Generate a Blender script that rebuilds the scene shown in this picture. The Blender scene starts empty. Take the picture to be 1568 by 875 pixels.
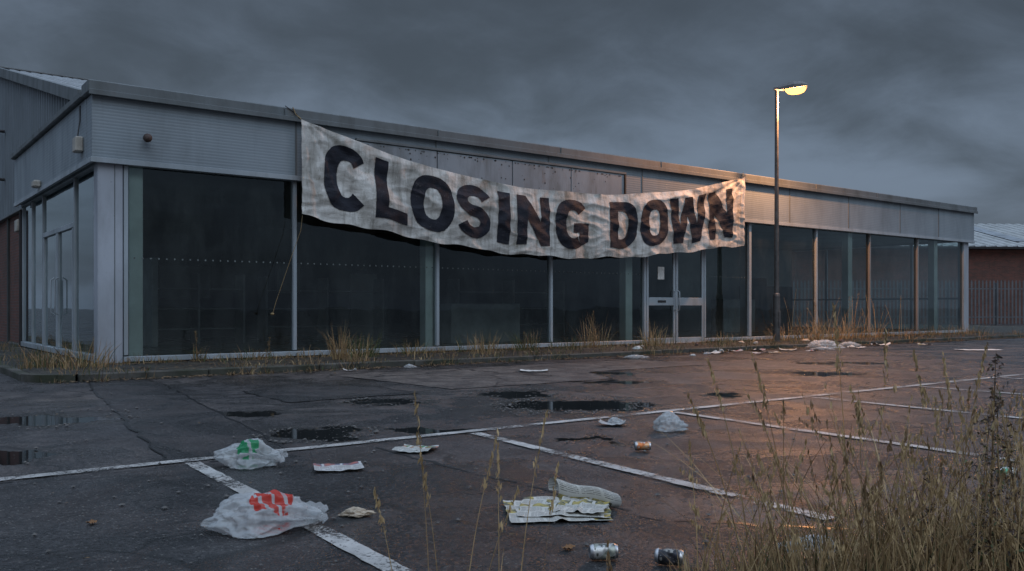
import bpy, bmesh, math, random
import numpy as np
from mathutils import Vector, Matrix, noise as mn
random.seed(7); R=random.random
def rr(a,b): return a+(b-a)*R()
sc=bpy.context.scene
COL=sc.collection
sc.view_settings.view_transform='Standard'; sc.view_settings.look='None'; sc.view_settings.exposure=0

# ---------------------------------------------------------------- node helper
class NT:
    def __init__(s,nt): s.nt=nt
    def n(s,typ,props=None,**ins):
        nd=s.nt.nodes.new(typ)
        for k,v in (props or {}).items(): setattr(nd,k,v)
        for k,v in ins.items():
            key=int(k[1:]) if k[0]=='i' and k[1:].isdigit() else k.replace('_',' ')
            sk=nd.inputs[key]
            if isinstance(v,bpy.types.NodeSocket): s.nt.links.new(v,sk)
            else: sk.default_value=v
        return nd
    def math(s,op,a,b=0.0,c=0.0,clamp=False):
        return s.n('ShaderNodeMath',{'operation':op,'use_clamp':clamp},i0=a,i1=b,i2=c).outputs[0]
    def mix(s,f,a,b,blend='MIX'):
        def c(v): return (*v,1) if isinstance(v,tuple) and len(v)==3 else v
        return s.n('ShaderNodeMix',{'data_type':'RGBA','blend_type':blend},i0=f,i6=c(a),i7=c(b)).outputs[2]
    def noise(s,vec,scale,detail=4,rough=.55,dist=0.0):
        return s.n('ShaderNodeTexNoise',Vector=vec,Scale=scale,Detail=detail,Roughness=rough,Distortion=dist).outputs[0]
    def mr(s,v,a,b,c=0.0,d=1.0,interp='LINEAR'):
        return s.n('ShaderNodeMapRange',{'interpolation_type':interp,'clamp':True},i0=v,i1=a,i2=b,i3=c,i4=d).outputs[0]
    def obj(s): return s.n('ShaderNodeTexCoord').outputs['Object']
    def uv(s): return s.n('ShaderNodeTexCoord').outputs['UV']
    def scale(s,v,sx,sy,sz): return s.n('ShaderNodeMapping',Vector=v,Scale=(sx,sy,sz)).outputs[0]
    def sep(s,v): return s.n('ShaderNodeSeparateXYZ',Vector=v).outputs
    def bump(s,h,strength=.5,dist=.01): return s.n('ShaderNodeBump',Height=h,Strength=strength,Distance=dist).outputs[0]
def newmat(name):
    m=bpy.data.materials.new(name); m.use_nodes=True; m.node_tree.nodes.clear()
    return m,NT(m.node_tree)
def out(t,sh): 
    o=t.nt.nodes.new('ShaderNodeOutputMaterial'); t.nt.links.new(sh,o.inputs[0])
def prin(t,**k):
    return t.n('ShaderNodeBsdfPrincipled',None,**k).outputs[0]

def simple(name,col,rough=.6,metal=0.0,var=.25,nscale=6,bump=.0,bscale=60,spec=.5):
    m,t=newmat(name); v=t.obj()
    a=t.noise(v,nscale,5,.6)
    dark=tuple(c*(1-var) for c in col); li=tuple(min(1,c*(1+var)) for c in col)
    c=t.mix(t.mr(a,.3,.7),dark,li)
    k=dict(Base_Color=c,Roughness=t.mr(a,.3,.7,max(.02,rough-.1),min(1,rough+.1)),Metallic=metal)
    if bump: k['Normal']=t.bump(t.noise(v,bscale,4),bump,.01)
    b=t.n('ShaderNodeBsdfPrincipled',None,**k); b.inputs['Specular IOR Level'].default_value=spec
    out(t,b.outputs[0]); return m

# ---------------------------------------------------------------- geometry helper
def empty(name,loc=(0,0,0)):
    e=bpy.data.objects.new(name,None); e.location=loc; COL.objects.link(e); e.empty_display_size=.2; return e
def mesh(name,verts,faces,mats,parent=None,midx=None,smooth=False,loc=None):
    me=bpy.data.meshes.new(name); me.from_pydata([tuple(v) for v in verts],[],faces)
    if not isinstance(mats,(list,tuple)): mats=[mats]
    for m in mats: me.materials.append(m)
    if midx is not None: me.polygons.foreach_set('material_index',midx)
    if smooth: me.polygons.foreach_set('use_smooth',[True]*len(me.polygons))
    me.update()
    o=bpy.data.objects.new(name,me); COL.objects.link(o)
    if loc: o.location=loc
    if parent: o.parent=parent
    return o
def box(name,x0,x1,y0,y1,z0,z1,mat,parent=None,bev=.006):
    bm=bmesh.new(); bmesh.ops.create_cube(bm,size=1)
    for v in bm.verts:
        v.co=Vector((x0+(v.co.x+.5)*(x1-x0),y0+(v.co.y+.5)*(y1-y0),z0+(v.co.z+.5)*(z1-z0)))
    if bev: bmesh.ops.bevel(bm,geom=bm.edges[:],offset=min(bev,.3*min(abs(x1-x0),abs(y1-y0),abs(z1-z0))),segments=1,affect='EDGES')
    me=bpy.data.meshes.new(name); bm.to_mesh(me); bm.free(); me.materials.append(mat)
    o=bpy.data.objects.new(name,me); COL.objects.link(o)
    if parent: o.parent=parent
    return o
def lathe(prof,seg=32):
    vs=[];fs=[]
    for r,z in prof:
        for i in range(seg):
            a=2*math.pi*i/seg; vs.append((r*math.cos(a),r*math.sin(a),z))
    for j in range(len(prof)-1):
        for i in range(seg):
            k=(i+1)%seg; fs.append((j*seg+i,j*seg+k,(j+1)*seg+k,(j+1)*seg+i))
    return vs,fs
def tube(name,pts,r,mat,parent=None,seg=8):
    c=bpy.data.curves.new(name,'CURVE'); c.dimensions='3D'; c.bevel_depth=r; c.bevel_resolution=2
    sp=c.splines.new('POLY'); sp.points.add(len(pts)-1)
    for p,q in zip(sp.points,pts): p.co=(*q,1)
    c.materials.append(mat); o=bpy.data.objects.new(name,c); COL.objects.link(o)
    if parent:o.parent=parent
    return o

# ---------------------------------------------------------------- world
w=bpy.data.worlds.new("World"); sc.world=w; w.use_nodes=True; w.node_tree.nodes.clear()
t=NT(w.node_tree)
d=t.n('ShaderNodeTexCoord').outputs['Generated']
x,y,z=t.sep(d)
den=t.math('ADD',t.math('MAXIMUM',z,0.0),.28)
pv=t.n('ShaderNodeCombineXYZ',X=t.math('DIVIDE',x,den),Y=t.math('DIVIDE',y,den),Z=0.0).outputs[0]
n1=t.noise(pv,1.15,3,.5,.3)
n2=t.noise(pv,3.4,7,.6,.35)
nn=t.math('ADD',t.math('MULTIPLY',n1,.70),t.math('MULTIPLY',n2,.30))
f=t.mr(nn,.36,.63,0,1,'SMOOTHSTEP')
cl=t.mix(f,(.055,.072,.098),(.156,.204,.280))
hz=t.mr(z,.17,.02,0,.55)
cl=t.mix(hz,cl,(.130,.172,.240))
elev=t.mr(z,.14,.36)
cl=t.mix(t.math('MULTIPLY',elev,.42),cl,(.052,.064,.082))
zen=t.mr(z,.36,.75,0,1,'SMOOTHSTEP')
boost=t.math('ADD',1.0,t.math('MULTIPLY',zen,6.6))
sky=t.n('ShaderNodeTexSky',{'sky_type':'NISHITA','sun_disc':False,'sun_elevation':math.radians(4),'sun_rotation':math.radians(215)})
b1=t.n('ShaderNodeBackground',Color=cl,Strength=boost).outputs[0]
b2=t.n('ShaderNodeBackground',Color=sky.outputs[0],Strength=.006).outputs[0]
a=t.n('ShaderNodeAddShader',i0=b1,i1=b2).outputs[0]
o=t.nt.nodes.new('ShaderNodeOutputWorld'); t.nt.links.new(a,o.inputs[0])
sl=bpy.data.lights.new('overcast_sun','SUN'); sl.energy=.8; sl.angle=math.radians(50); sl.color=(.84,.92,1)
so=bpy.data.objects.new('overcast_sun',sl); COL.objects.link(so)
so.rotation_euler=Vector((.15,.75,-.75)).to_track_quat('-Z','Y').to_euler()

# ---------------------------------------------------------------- materials
def asphalt(name,dark,brown,puddles=True,rbase=.56,wetamt=1.0):
    m,t=newmat(name); v=t.obj()
    big=t.noise(v,.25,3,.6,.4); med=t.noise(v,2.3,7,.72,.3); fine=t.noise(v,30,4,.8)
    c=t.mix(t.mr(big,.38,.62),dark,brown)
    c=t.mix(t.mr(med,.40,.62),t.mix(1.0,c,(1.35,1.33,1.3),'MULTIPLY'),t.mix(1.0,c,(.36,.36,.38),'MULTIPLY'))
    c=t.mix(t.mr(fine,.40,.64,0,1),t.mix(1.0,c,(.45,.45,.45),'MULTIPLY'),t.mix(1.0,c,(2.3,2.25,2.2),'MULTIPLY'))
    vor=t.n('ShaderNodeTexVoronoi',Vector=v,Scale=70.0)
    rnd=t.sep(vor.outputs['Color'])[0]
    st=t.math('MULTIPLY',t.mr(rnd,.82,.95),t.mr(vor.outputs['Distance'],.5,.2))
    c=t.mix(t.math('MULTIPLY',st,.9),c,(.24,.23,.21))
    dn=t.n('ShaderNodeTexNoise',Vector=v,Scale=2.0,Detail=4.0).outputs['Color']
    dv=t.n('ShaderNodeVectorMath',{'operation':'MULTIPLY_ADD'},i0=dn,i1=(.7,.7,0),i2=v).outputs[0]
    cr=t.n('ShaderNodeTexVoronoi',{'feature':'DISTANCE_TO_EDGE'},Vector=dv,Scale=.6).outputs[0]
    crk=t.math('MULTIPLY',t.mr(cr,.020,.005),t.mr(big,.36,.50))
    c=t.mix(crk,c,(.005,.005,.005))
    wet=t.mr(t.noise(v,.65,6,.72,.8),.42,.54)
    wet=t.math('MULTIPLY',wet,wetamt)
    c=t.mix(t.math('MULTIPLY',wet,.66),c,t.mix(1.0,c,(.30,.30,.33),'MULTIPLY'))
    rough=t.mr(wet,0,1,rbase,.19)
    rough=t.math('ADD',rough,t.mr(fine,.3,.7,-.10,.14))
    hb=t.math('ADD',t.math('MULTIPLY',vor.outputs['Distance'],-.6),t.math('MULTIPLY',fine,1.8))
    strength=t.mr(wet,0,1,1.0,.65)
    if puddles:
        pd=t.n('ShaderNodeVectorMath',{'operation':'ADD'},i0=v,i1=t.n('ShaderNodeVectorMath',{'operation':'MULTIPLY_ADD'},i0=t.n('ShaderNodeTexNoise',Vector=v,Scale=2.4,Detail=4.0,Roughness=.62).outputs['Color'],i1=(1.2,1.2,0),i2=(-.6,-.6,0)).outputs[0]).outputs[0]
        rot=t.n('ShaderNodeMapping',Vector=pd,Rotation=(0,0,math.radians(37.2))).outputs[0]
        rx,ry,rz=t.sep(rot)
        P=[(4.81,8.6,.42,.32),(4.06,6.35,.50,.19),(3.1,6.75,.36,.38),(6.25,7.1,.88,.56),(6.5,8.5,.42,.42),(1.5,9.2,.65,.38),
           (3.25,8.35,.34,.2),(4.6,5.25,.26,.12),(12.4,8.1,.6,.45),(15,9.5,.9,.35),(9.4,10.4,.8,.35),(8.4,6.9,.35,.25),(8.6,8.9,.5,.3),(.9,7.2,.35,.2)]
        ca,sa=math.cos(math.radians(37.2)),math.sin(math.radians(37.2))
        pm=None
        for (cx,cy,ax,ay) in P:
            ux=cx*ca-cy*sa; uy=cx*sa+cy*ca
            a_=t.math('MULTIPLY_ADD',rx,1/ax,-ux/ax); b_=t.math('MULTIPLY_ADD',ry,1/ay,-uy/ay)
            l=t.math('MULTIPLY_ADD',a_,a_,t.math('MULTIPLY',b_,b_))
            pm=l if pm is None else t.math('MINIMUM',pm,l)
        pm=t.math('SQRT',pm)
        water=t.mr(pm,1.0,.9); damp=t.mr(pm,1.9,.95)
        c=t.mix(t.math('MULTIPLY',damp,.78),c,t.mix(1.0,c,(.25,.25,.26),'MULTIPLY'))
        rim=t.math('MULTIPLY',t.mr(pm,.95,1.12),t.mr(pm,1.35,1.12))
        c=t.mix(t.math('MULTIPLY',rim,.5),c,t.mix(t.mr(fine,.45,.6),(.02,.02,.02),(.13,.12,.11)))
        rough=t.math('MULTIPLY',rough,t.mr(damp,0,1,1,.72))
        rough=t.n('ShaderNodeMix',{'data_type':'FLOAT'},i0=water,i2=rough,i3=.04).outputs[0]
        strength=t.math('MULTIPLY',strength,t.math('SUBTRACT',1.0,water))
        c=t.mix(water,c,(.008,.008,.008))
    nb=t.n('ShaderNodeBump',Height=hb,Strength=strength,Distance=.016).outputs[0]
    out(t,prin(t,Base_Color=c,Roughness=rough,Normal=nb)); return m
M_asph=asphalt('asphalt',(.035,.034,.037),(.062,.055,.052))
M_patch=asphalt('asphalt_patch_mat',(.019,.019,.021),(.030,.029,.030),False,.55,.9)
M_patch2=asphalt('asphalt_patch_light',(.070,.063,.059),(.095,.086,.078),False,.7,.4)
M_pave=asphalt('pavement_mat',(.02,.021,.017),(.05,.044,.03),False,.8,.3)
M_tar=simple('tar_seam',(.008,.008,.009),.35,0,.4,20)

m,t=newmat('worn_line_paint'); v=t.obj()
wn=t.math('ADD',t.math('MULTIPLY',t.noise(v,2.2,3,.6),.45),t.math('MULTIPLY',t.noise(v,42,5,.8),.55))
p=prin(t,Base_Color=t.mix(t.mr(t.noise(v,5,4),.3,.7),(.26,.26,.25),(.52,.51,.49)),Roughness=.6)
tr=t.n('ShaderNodeBsdfTransparent').outputs[0]
out(t,t.n('ShaderNodeMixShader',i0=t.mr(wn,.44,.51),i1=tr,i2=p).outputs[0]); M_line=m

m,t=newmat('kerb_concrete'); v=t.obj()
c=t.mix(t.mr(t.noise(v,3,6,.65),.3,.7),(.035,.034,.030),(.10,.095,.085))
c=t.mix(t.mr(t.noise(v,1.1,5),.44,.60,0,.85),c,(.022,.028,.013))
out(t,prin(t,Base_Color=c,Roughness=.85,Normal=t.bump(t.noise(v,50,5),.6,.01))); M_kerb=m

def cladding(name,col,ribs=None,rust=.0,stain=.5,rough=.5,fineribs=1.0):
    m,t=newmat(name); v=t.obj()
    s=t.noise(t.scale(v,1.3,1.3,.35),1.7,6,.62)
    c=t.mix(t.mr(t.noise(v,.45,4),.3,.7),tuple(k*.82 for k in col),tuple(k*1.12 for k in col))
    c=t.mix(t.mr(s,.45,.75,0,stain),c,tuple(k*q for k,q in zip(col,(.45,.45,.42))))
    s2=t.noise(t.scale(v,6,6,.3),2.0,5,.65)
    c=t.mix(t.mr(s2,.60,.78,0,stain*.55),c,tuple(k*q for k,q in zip(col,(.35,.34,.30))))
    sp=t.mr(t.noise(v,16,6,.75),.64,.72,0,.5)
    c=t.mix(sp,c,(.07,.06,.045))
    if rust: c=t.mix(t.mr(t.noise(t.scale(v,3,3,.8),2,6,.7),.58,.72,0,rust),c,(.13,.06,.03))
    h=t.noise(v,6,3)
    if ribs:
        xx=t.sep(v)['XYZ'.index(ribs[0])]
        sn=t.math('SINE',t.math('MULTIPLY',xx,2*math.pi/ribs[1]))
        c=t.mix(t.mr(sn,-.4,-1,0,.35),c,t.mix(1.0,c,(.6,.6,.6),'MULTIPLY'))
        h=t.math('ADD',t.math('MULTIPLY',h,.6),t.math('MULTIPLY',sn,.5))
        nb=t.bump(h,.35,ribs[2])
    else: nb=t.bump(h,.15,.02)
    out(t,prin(t,Base_Color=c,Roughness=t.mr(s,.3,.7,rough-.08,rough+.15),Normal=nb)); return m
M_fascia=cladding('fascia_cladding',(.235,.28,.315),('Z',.055,.004),0,.42,.45)
M_cap=cladding('capping_metal',(.13,.15,.16),None,.12,.8,.5)
M_clad=cladding('warehouse_cladding',(.16,.19,.215),None,.05,.5,.55)
M_roofm=cladding('warehouse_roof_mat',(.25,.27,.285),None,.2,.6,.6)
M_sign=cladding('old_sign_panel_mat',(.25,.28,.31),None,.5,1.1,.5)
M_frame=cladding('window_frame_aluminium',(.32,.365,.40),None,.1,.6,.4)
M_framer=cladding('window_frame_rusty',(.24,.24,.24),None,.45,.6,.5)
M_col=simple('interior_column_mat',(.66,.74,.72),.6,0,.15,2)
M_pillar=cladding('pillar_panel',(.36,.39,.44),None,.08,.55,.45)
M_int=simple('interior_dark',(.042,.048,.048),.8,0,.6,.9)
M_int2=simple('interior_brightened',(.42,.48,.48),.7,0,.35,.6)  # paler colour stands in for interior light in the right-hand bays
M_intfl=simple('interior_floor_mat',(.08,.088,.086),.3,0,.4,1)
M_ctr=simple('counter_mat',(.30,.32,.32),.6,0,.3,2)
M_box=simple('alarm_box_mat',(.38,.36,.32),.5)
M_dark=simple('dark_metal',(.02,.02,.022),.5)

m,t=newmat('shop_glass'); v=t.obj()
nb=t.bump(t.noise(v,.8,2),.18,.02)
fr=t.n('ShaderNodeFresnel',IOR=1.5,Normal=nb).outputs[0]
fr=t.math('MULTIPLY',fr,1.6,clamp=True)
gl=t.n('ShaderNodeBsdfGlossy',Color=(.88,.96,.98,1),Roughness=.015,Normal=nb).outputs[0]
trn=t.n('ShaderNodeBsdfTransparent',Color=(.74,.82,.81,1)).outputs[0]
df=t.n('ShaderNodeBsdfDiffuse',Color=(.22,.26,.25,1)).outputs[0]
dirt=t.math('ADD',t.mr(t.noise(t.scale(v,1.6,1.6,.6),1.5,6,.65),.42,.8,.006,.09),t.mr(t.sep(v)[2],.1,.75,.08,0))
s1=t.n('ShaderNodeMixShader',i0=dirt,i1=trn,i2=df).outputs[0]
out(t,t.n('ShaderNodeMixShader',i0=fr,i1=s1,i2=gl).outputs[0]); M_glass=m

m,t=newmat('red_brick'); v=t.obj()
xx,yy,zz=t.sep(v)
bv=t.n('ShaderNodeCombineXYZ',X=t.math('ADD',xx,yy),Y=zz,Z=0.0).outputs[0]
br=t.n('ShaderNodeTexBrick',Vector=bv,Scale=1.0,Color1=(.17,.055,.04,1),Color2=(.09,.038,.03,1),Mortar=(.11,.10,.09,1))
br.inputs['Brick Width'].default_value=.225; br.inputs['Row Height'].default_value=.075; br.inputs['Mortar Size'].default_value=.008
c=t.mix(t.mr(t.noise(v,1.5,6),.4,.75,0,.6),br.outputs[0],(.05,.035,.03))
out(t,prin(t,Base_Color=c,Roughness=.85,Normal=t.bump(br.outputs[1],-.4,.01))); M_brick=m

# ---------------------------------------------------------------- ground
S=700
mesh('ground',[(-S,-S,0),(S,-S,0),(S,S,0),(-S,S,0)],[(0,1,2,3)],M_asph)
def sheet(name,pts,z,mat,parent=None,jit=0,seg=1,seam=True):
    vs=[]
    n=len(pts)
    for i in range(n):
        a=Vector(pts[i]);b=Vector(pts[(i+1)%n])
        for k in range(seg):
            p=a.lerp(b,k/seg); vs.append((p.x+rr(-jit,jit),p.y+rr(-jit,jit),z))
    ob=mesh(name,vs,[tuple(range(len(vs)))],mat,parent)
    if seam:
        N=len(vs);sv=[];sf=[]
        for i in range(N):
            a=Vector(vs[i-1]);b=Vector(vs[(i+1)%N]);d_=(b-a); d_.z=0; d_.normalize(); nn_=Vector((-d_.y,d_.x,0)); wd=rr(.006,.020)
            p=Vector(vs[i]); sv+=[p+nn_*wd+Vector((0,0,.0022)),p-nn_*wd+Vector((0,0,.0022))]
        for i in range(N):
            j=(i+1)%N
            if R()<.8: sf.append((2*i,2*i+1,2*j+1,2*j))
        mesh('tar_seam',sv,sf,M_tar,ob)
    return ob
sheet('asphalt_patch',[(1.75,6.2),(2.62,6.2),(3.45,12.2),(3.5,13.5),(2.75,13.5),(2.5,12.0)],.004,M_patch,None,.025,26)
sheet('asphalt_patch',[(-7,-4),(4.4,-4),(4.5,1.5),(3.2,3.0),(3.15,5.98),(-7,6.02)],.004,M_patch,None,.025,26)
sheet('asphalt_patch',[(6.2,9.4),(9.0,9.4),(9.6,10.6),(12.6,10.7),(12.6,12.6),(6.0,12.6)],.004,M_patch2,None,.03,20)
sheet('asphalt_patch',[(3.9,9.2),(5.6,9.25),(5.6,10.9),(3.95,10.8)],.004,M_patch,None,.03,12)
pk=empty('parking_markings')
def line(x0,y0,x1,y1,wd=.10):
    a=Vector((x0,y0));b=Vector((x1,y1));dd=(b-a).normalized();nn_=Vector((-dd.y,dd.x))*wd/2
    nseg=max(2,int((b-a).length/.08));vs=[];fs=[]
    for i in range(nseg+1):
        p=a.lerp(b,i/nseg)
        j=rr(-.01,.01);k=rr(-.01,.01)
        vs+= [(p.x+nn_.x*(1+j*10),p.y+nn_.y*(1+j*10),.0102),(p.x-nn_.x*(1+k*10),p.y-nn_.y*(1+k*10),.0102)]
        if i: fs.append((2*i-2,2*i-1,2*i+1,2*i))
    mesh('bay_line',vs,fs,M_line,pk)
line(-9,6.13,44,6.07,.11)
for (xa,xb,ye) in [(-3.0,-3.1,1),(-.55,-.65,1),(1.86,1.66,1.0),(4.17,3.87,2.5),(6.58,6.28,1.6),(8.95,8.72,1.4),(11.3,11.2,1.2),(13.7,13.6,1.2),(16.1,16.0,1.2),(18.5,18.4,1.2),(20.9,20.8,1.2)]:
    line(xa,6.0,xb,ye)
# pavement + kerbs
pv_=empty('pavement')
arc=[(2.6-.45*math.cos(a),14.2-.45*math.sin(a)) for a in [i*math.pi/2/8 for i in range(9)]]
slab=[(48,13.75),(48,60),(2.15,60)]+arc
n=len(slab); vs=[(p[0],p[1],.098) for p in slab]
mesh('paving_surface',vs,[tuple(range(n))],M_pave,pv_)
xk=2.65
while xk<48:
    box('kerb_stone',xk,xk+.905,13.6+rr(-.008,.008),13.748,-.05,.105+rr(-.008,.008),M_kerb,pv_,.018); xk+=.915
yk=14.25
while yk<45:
    box('kerb_stone',2.0+rr(-.006,.006),2.148,yk,yk+.905,-.05,.105+rr(-.006,.006),M_kerb,pv_,.015); yk+=.915
for i in range(4):
    vs=[]
    for zz in (-.05,.105):
        for k in range(4):
            a=(i+ (k+.04)/3.1)*math.pi/8
            for r_ in (.6,.455): vs.append((2.6-r_*math.cos(a),14.2-r_*math.sin(a),zz))
    fs=[]
    for k in range(3):
        o1=k*2; fs+=[(8+o1,8+o1+1,8+o1+3,8+o1+2),(o1,8+o1,8+o1+2,o1+2),(o1+1,o1+3,8+o1+3,8+o1+1)]
    fs+=[(0,1,9,8),(6,14,15,7)]
    mesh('kerb_corner',vs,fs,M_kerb,pv_)

# ---------------------------------------------------------------- retail building
B=empty('retail_unit_building')
ZF0,ZF1,ZT=3.53,4.60,4.82
seams=[3.27,6.86,10.0,13.1,16.2,19.3,22.4,25.5,28.6,31.2,33.86]
for i in range(len(seams)-1):
    box('fascia_panel',seams[i]+.004,seams[i+1]-.004,15.85,16.25,ZF0,ZF1,M_fascia,B,.006)
    if i: box('fascia_joint',seams[i]-.02,seams[i]+.02,15.838,15.9,ZF0+.01,ZF1,M_cap,B,.003)
box('fascia_bottom_trim',3.255,33.875,15.83,15.90,ZF0-.06,ZF0+.03,M_frame,B,.004)
xk=3.2
while xk<33.9:
    x2=min(xk+3.4,33.93); box('roof_capping',xk,x2-.006,15.76,16.3,ZF1+.005,ZT+rr(-.006,.004),M_cap,B,.02); xk=x2
box('roof_capping_lip',3.21,33.92,15.735,15.765,ZF1-.03,ZF1+.06,M_cap,B,.006)
for (y0,y1) in [(16.27,19.0),(19.008,21.6),(21.608,24.15)]:
    box('side_fascia_panel',3.27,3.55,y0,y1,ZF0,ZF1-.002,M_fascia,B)
box('side_capping',3.19,3.62,16.31,24.18,ZF1+.008,ZF1+.14,M_cap,B,.02)
box('side_fascia_trim',3.25,3.31,15.91,24.15,ZF0-.062,ZF0+.028,M_frame,B,.004)
box('end_fascia_panel',33.6,33.862,16.255,24.5,ZF0,ZF1-.002,M_fascia,B)
box('end_capping',33.5,33.93,16.31,24.5,ZF1+.008,ZT-.01,M_cap,B,.02)
box('flat_roof',3.56,33.6,16.3,19.0,4.42,4.52,M_cap,B)
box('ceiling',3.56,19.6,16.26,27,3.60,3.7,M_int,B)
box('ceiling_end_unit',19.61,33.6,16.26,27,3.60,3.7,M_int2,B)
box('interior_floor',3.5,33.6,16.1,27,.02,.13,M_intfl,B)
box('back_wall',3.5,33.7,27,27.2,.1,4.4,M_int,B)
box('light_block_partition',19.6,19.75,18.0,26.99,.131,3.59,M_int,B)  # added wall, keeps end-glazing daylight out of the left bays
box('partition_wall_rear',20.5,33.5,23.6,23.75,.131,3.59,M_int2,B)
box('display_counter',12.2,14.4,18.6,19.3,.131,1.15,M_ctr,B,.02)
box('shelving_unit',25.2,27.0,20.6,21.2,.131,1.35,M_ctr,B,.02)
box('shelving_unit',28.2,31.0,21.8,22.3,.131,1.9,M_int,B,.02)
box('door_recess_panel',21.4,22.6,23.5,23.58,.131,2.2,M_int,B,.02)
box('door_recess_panel',30.2,31.6,23.5,23.58,.131,2.3,M_int,B,.02)
box('wall_board',23.2,25.6,23.5,23.58,1.5,2.6,M_ctr,B,.02)
box('notice_board',7.4,8.9,26.9,26.98,1.3,2.3,M_ctr,B,.02)
box('notice_board',11.0,11.8,26.9,26.98,1.5,2.5,M_int2,B,.02)
box('rear_door',13.6,14.6,26.9,26.98,.131,2.2,M_int2,B,.02)
box('ladder_rack',5.6,5.75,21,25.5,.131,2.2,M_ctr,B,.02)
for (xa,xb,yy) in [(5.9,8.2,22.5),(9.2,12.8,23.5),(14.5,18.6,22.0)]:
    for xx in (xa,(xa+xb)/2,xb): box('shelf_upright',xx-.03,xx+.03,yy-.3,yy+.3,.131,1.9,M_ctr,B)
    for zz in (.5,1.0,1.5): box('shelf_board',xa+.035,(xa+xb)/2-.035,yy-.28,yy+.28,zz,zz+.03,M_ctr,B); box('shelf_board',(xa+xb)/2+.035,xb-.035,yy-.28,yy+.28,zz,zz+.03,M_ctr,B)
# pillars
box('corner_pillar',3.38,3.78,15.93,16.22,.1,ZF0-.002,M_pillar,B,.012)
box('corner_pillar_seam',3.64,3.655,15.925,15.94,.12,ZF0-.07,M_cap,B,0)
box('end_pillar',33.3,33.62,15.94,16.2,.1,ZF0-.002,M_pillar,B,.012)
for xc in (4.03,10.02,15.98,20.82,26.0,31.5):
    box('interior_column',xc-.12,xc+.12,16.10,16.34,.131,3.6,M_col,B,.01)
mull2=[20.66,23.91,26.9,29.94,33.26]
def bay(x0,x1):
    mesh('glass_pane',[(x0,16,.2),(x1,16,.2),(x1,16,3.5),(x0,16,3.5)],[(0,1,2,3)],M_glass,B)
allx=[3.83,6.88,10.11,13.27,16.39]
for a_,b_ in zip(allx[:-1],allx[1:]): bay(a_,b_)
bay(18.71,20.66)
for a_,b_ in zip(mull2[:-1],mull2[1:]): bay(a_,b_)
for xm in allx+[18.71]+mull2:
    wd=.035 if xm not in (20.66,) else .05
    mt=M_framer if xm in (26.9,29.94) else M_frame
    box('mullion',xm-wd,xm+wd,15.93,16.07,.232,3.47,mt,B,.006)
for (a_,b_) in [(3.79,16.43),(18.67,33.29)]:
    box('sill_frame',a_,b_,15.91,16.09,.12,.21,M_frame,B,.006)
    box('sill_upstand',a_,b_,15.96,16.06,.06,.118,M_kerb,B,0)
    box('head_frame',a_,b_,15.925,16.075,3.472,3.525,M_frame,B,.004)
vs=[];fs=[]
def dot(cx,cz,yy=15.994,r_=.017):
    b0=len(vs)
    for k in range(8):
        a=k*math.pi/4; vs.append((cx+r_*math.cos(a),yy,cz+r_*math.sin(a)))
    fs.append(tuple(range(b0,b0+8)))
for a_,b_ in list(zip(allx[:-1],allx[1:]))+[(18.71,20.66)]:
    xx=a_+.15
    while xx<b_-.1: dot(xx,1.90); xx+=.135
M_dot=simple('frosted_dot',(.12,.14,.14),.6)
mesh('glass_marker_dots',vs,fs,M_dot,B)
D=empty('entrance_doors'); D.parent=B
def rect_frame(x0,x1,z0,z1,wd,y0,y1,mat,par):
    box('stile',x0,x0+wd,y0,y1,z0,z1,mat,par); box('stile',x1-wd,x1,y0,y1,z0,z1,mat,par)
    box('rail',x0+wd+.001,x1-wd-.001,y0+.002,y1-.002,z1-wd,z1,mat,par)
    box('rail',x0+wd+.001,x1-wd-.001,y0+.002,y1-.002,z0,z0+wd*1.6,mat,par)
box('door_frame_head',16.43,18.67,15.92,16.08,2.78,2.9,M_frame,D)
box('door_transom_glass_bar',16.43,18.67,15.94,16.06,3.47,3.52,M_frame,D)
mesh('door_overlight',[(16.43,16,2.9),(18.67,16,2.9),(18.67,16,3.47),(16.43,16,3.47)],[(0,1,2,3)],M_glass,D)
for (x0,x1) in [(16.45,17.53),(17.56,18.66)]:
    rect_frame(x0,x1,.13,2.76,.075,15.935,15.995,M_frame,D)
    box('mid_rail',x0+.076,x1-.076,15.93,15.998,1.10,1.31,M_frame,D)
    mesh('door_glass',[(x0+.05,15.965,.2),(x1-.05,15.965,.2),(x1-.05,15.965,2.7),(x0+.05,15.965,2.7)],[(0,1,2,3)],M_glass,D)
box('letter_slot',16.85,17.15,15.92,15.931,1.18,1.235,M_dark,D,0)
for xx in (17.47,17.62): tube('door_handle',[(xx,15.935,.95),(xx,15.87,1.0),(xx,15.87,1.45),(xx,15.935,1.5)],.013,M_frame,D)
box('door_threshold',16.4,18.7,15.88,16.1,.10,.127,M_frame,D)
M_paper=simple('notice_paper',(.50,.50,.48),.8,0,.25,9)
box('notice_paper',16.88,17.12,15.955,15.959,1.78,2.11,M_paper,D,0)
def sbay(y0,y1,z0=.2,z1=3.5,x=3.46): mesh('side_glass',[(x,y0,z0),(x,y1,z0),(x,y1,z1),(x,y0,z1)],[(3,2,1,0)],M_glass,B)
sy=[16.25,18.06,21.35,22.7,24.05]
sbay(16.25,18.06);sbay(18.06,21.35);sbay(21.35,22.7);sbay(22.7,24.05)
for k in sy: box('side_mullion',3.42,3.50,k-.035,k+.035,.232,3.47,M_frame,B)
box('side_sill',3.39,3.53,16.23,24.1,.12,.23,M_frame,B); box('side_head',3.395,3.525,16.23,24.1,3.472,3.525,M_frame,B)
box('side_door_transom',3.415,3.505,18.10,21.31,2.55,2.65,M_frame,B)
for k in (18.2,19.66,19.78,21.22): box('side_door_stile',3.42,3.50,k-.045,k+.045,.232,2.545,M_frame,B)
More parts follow.
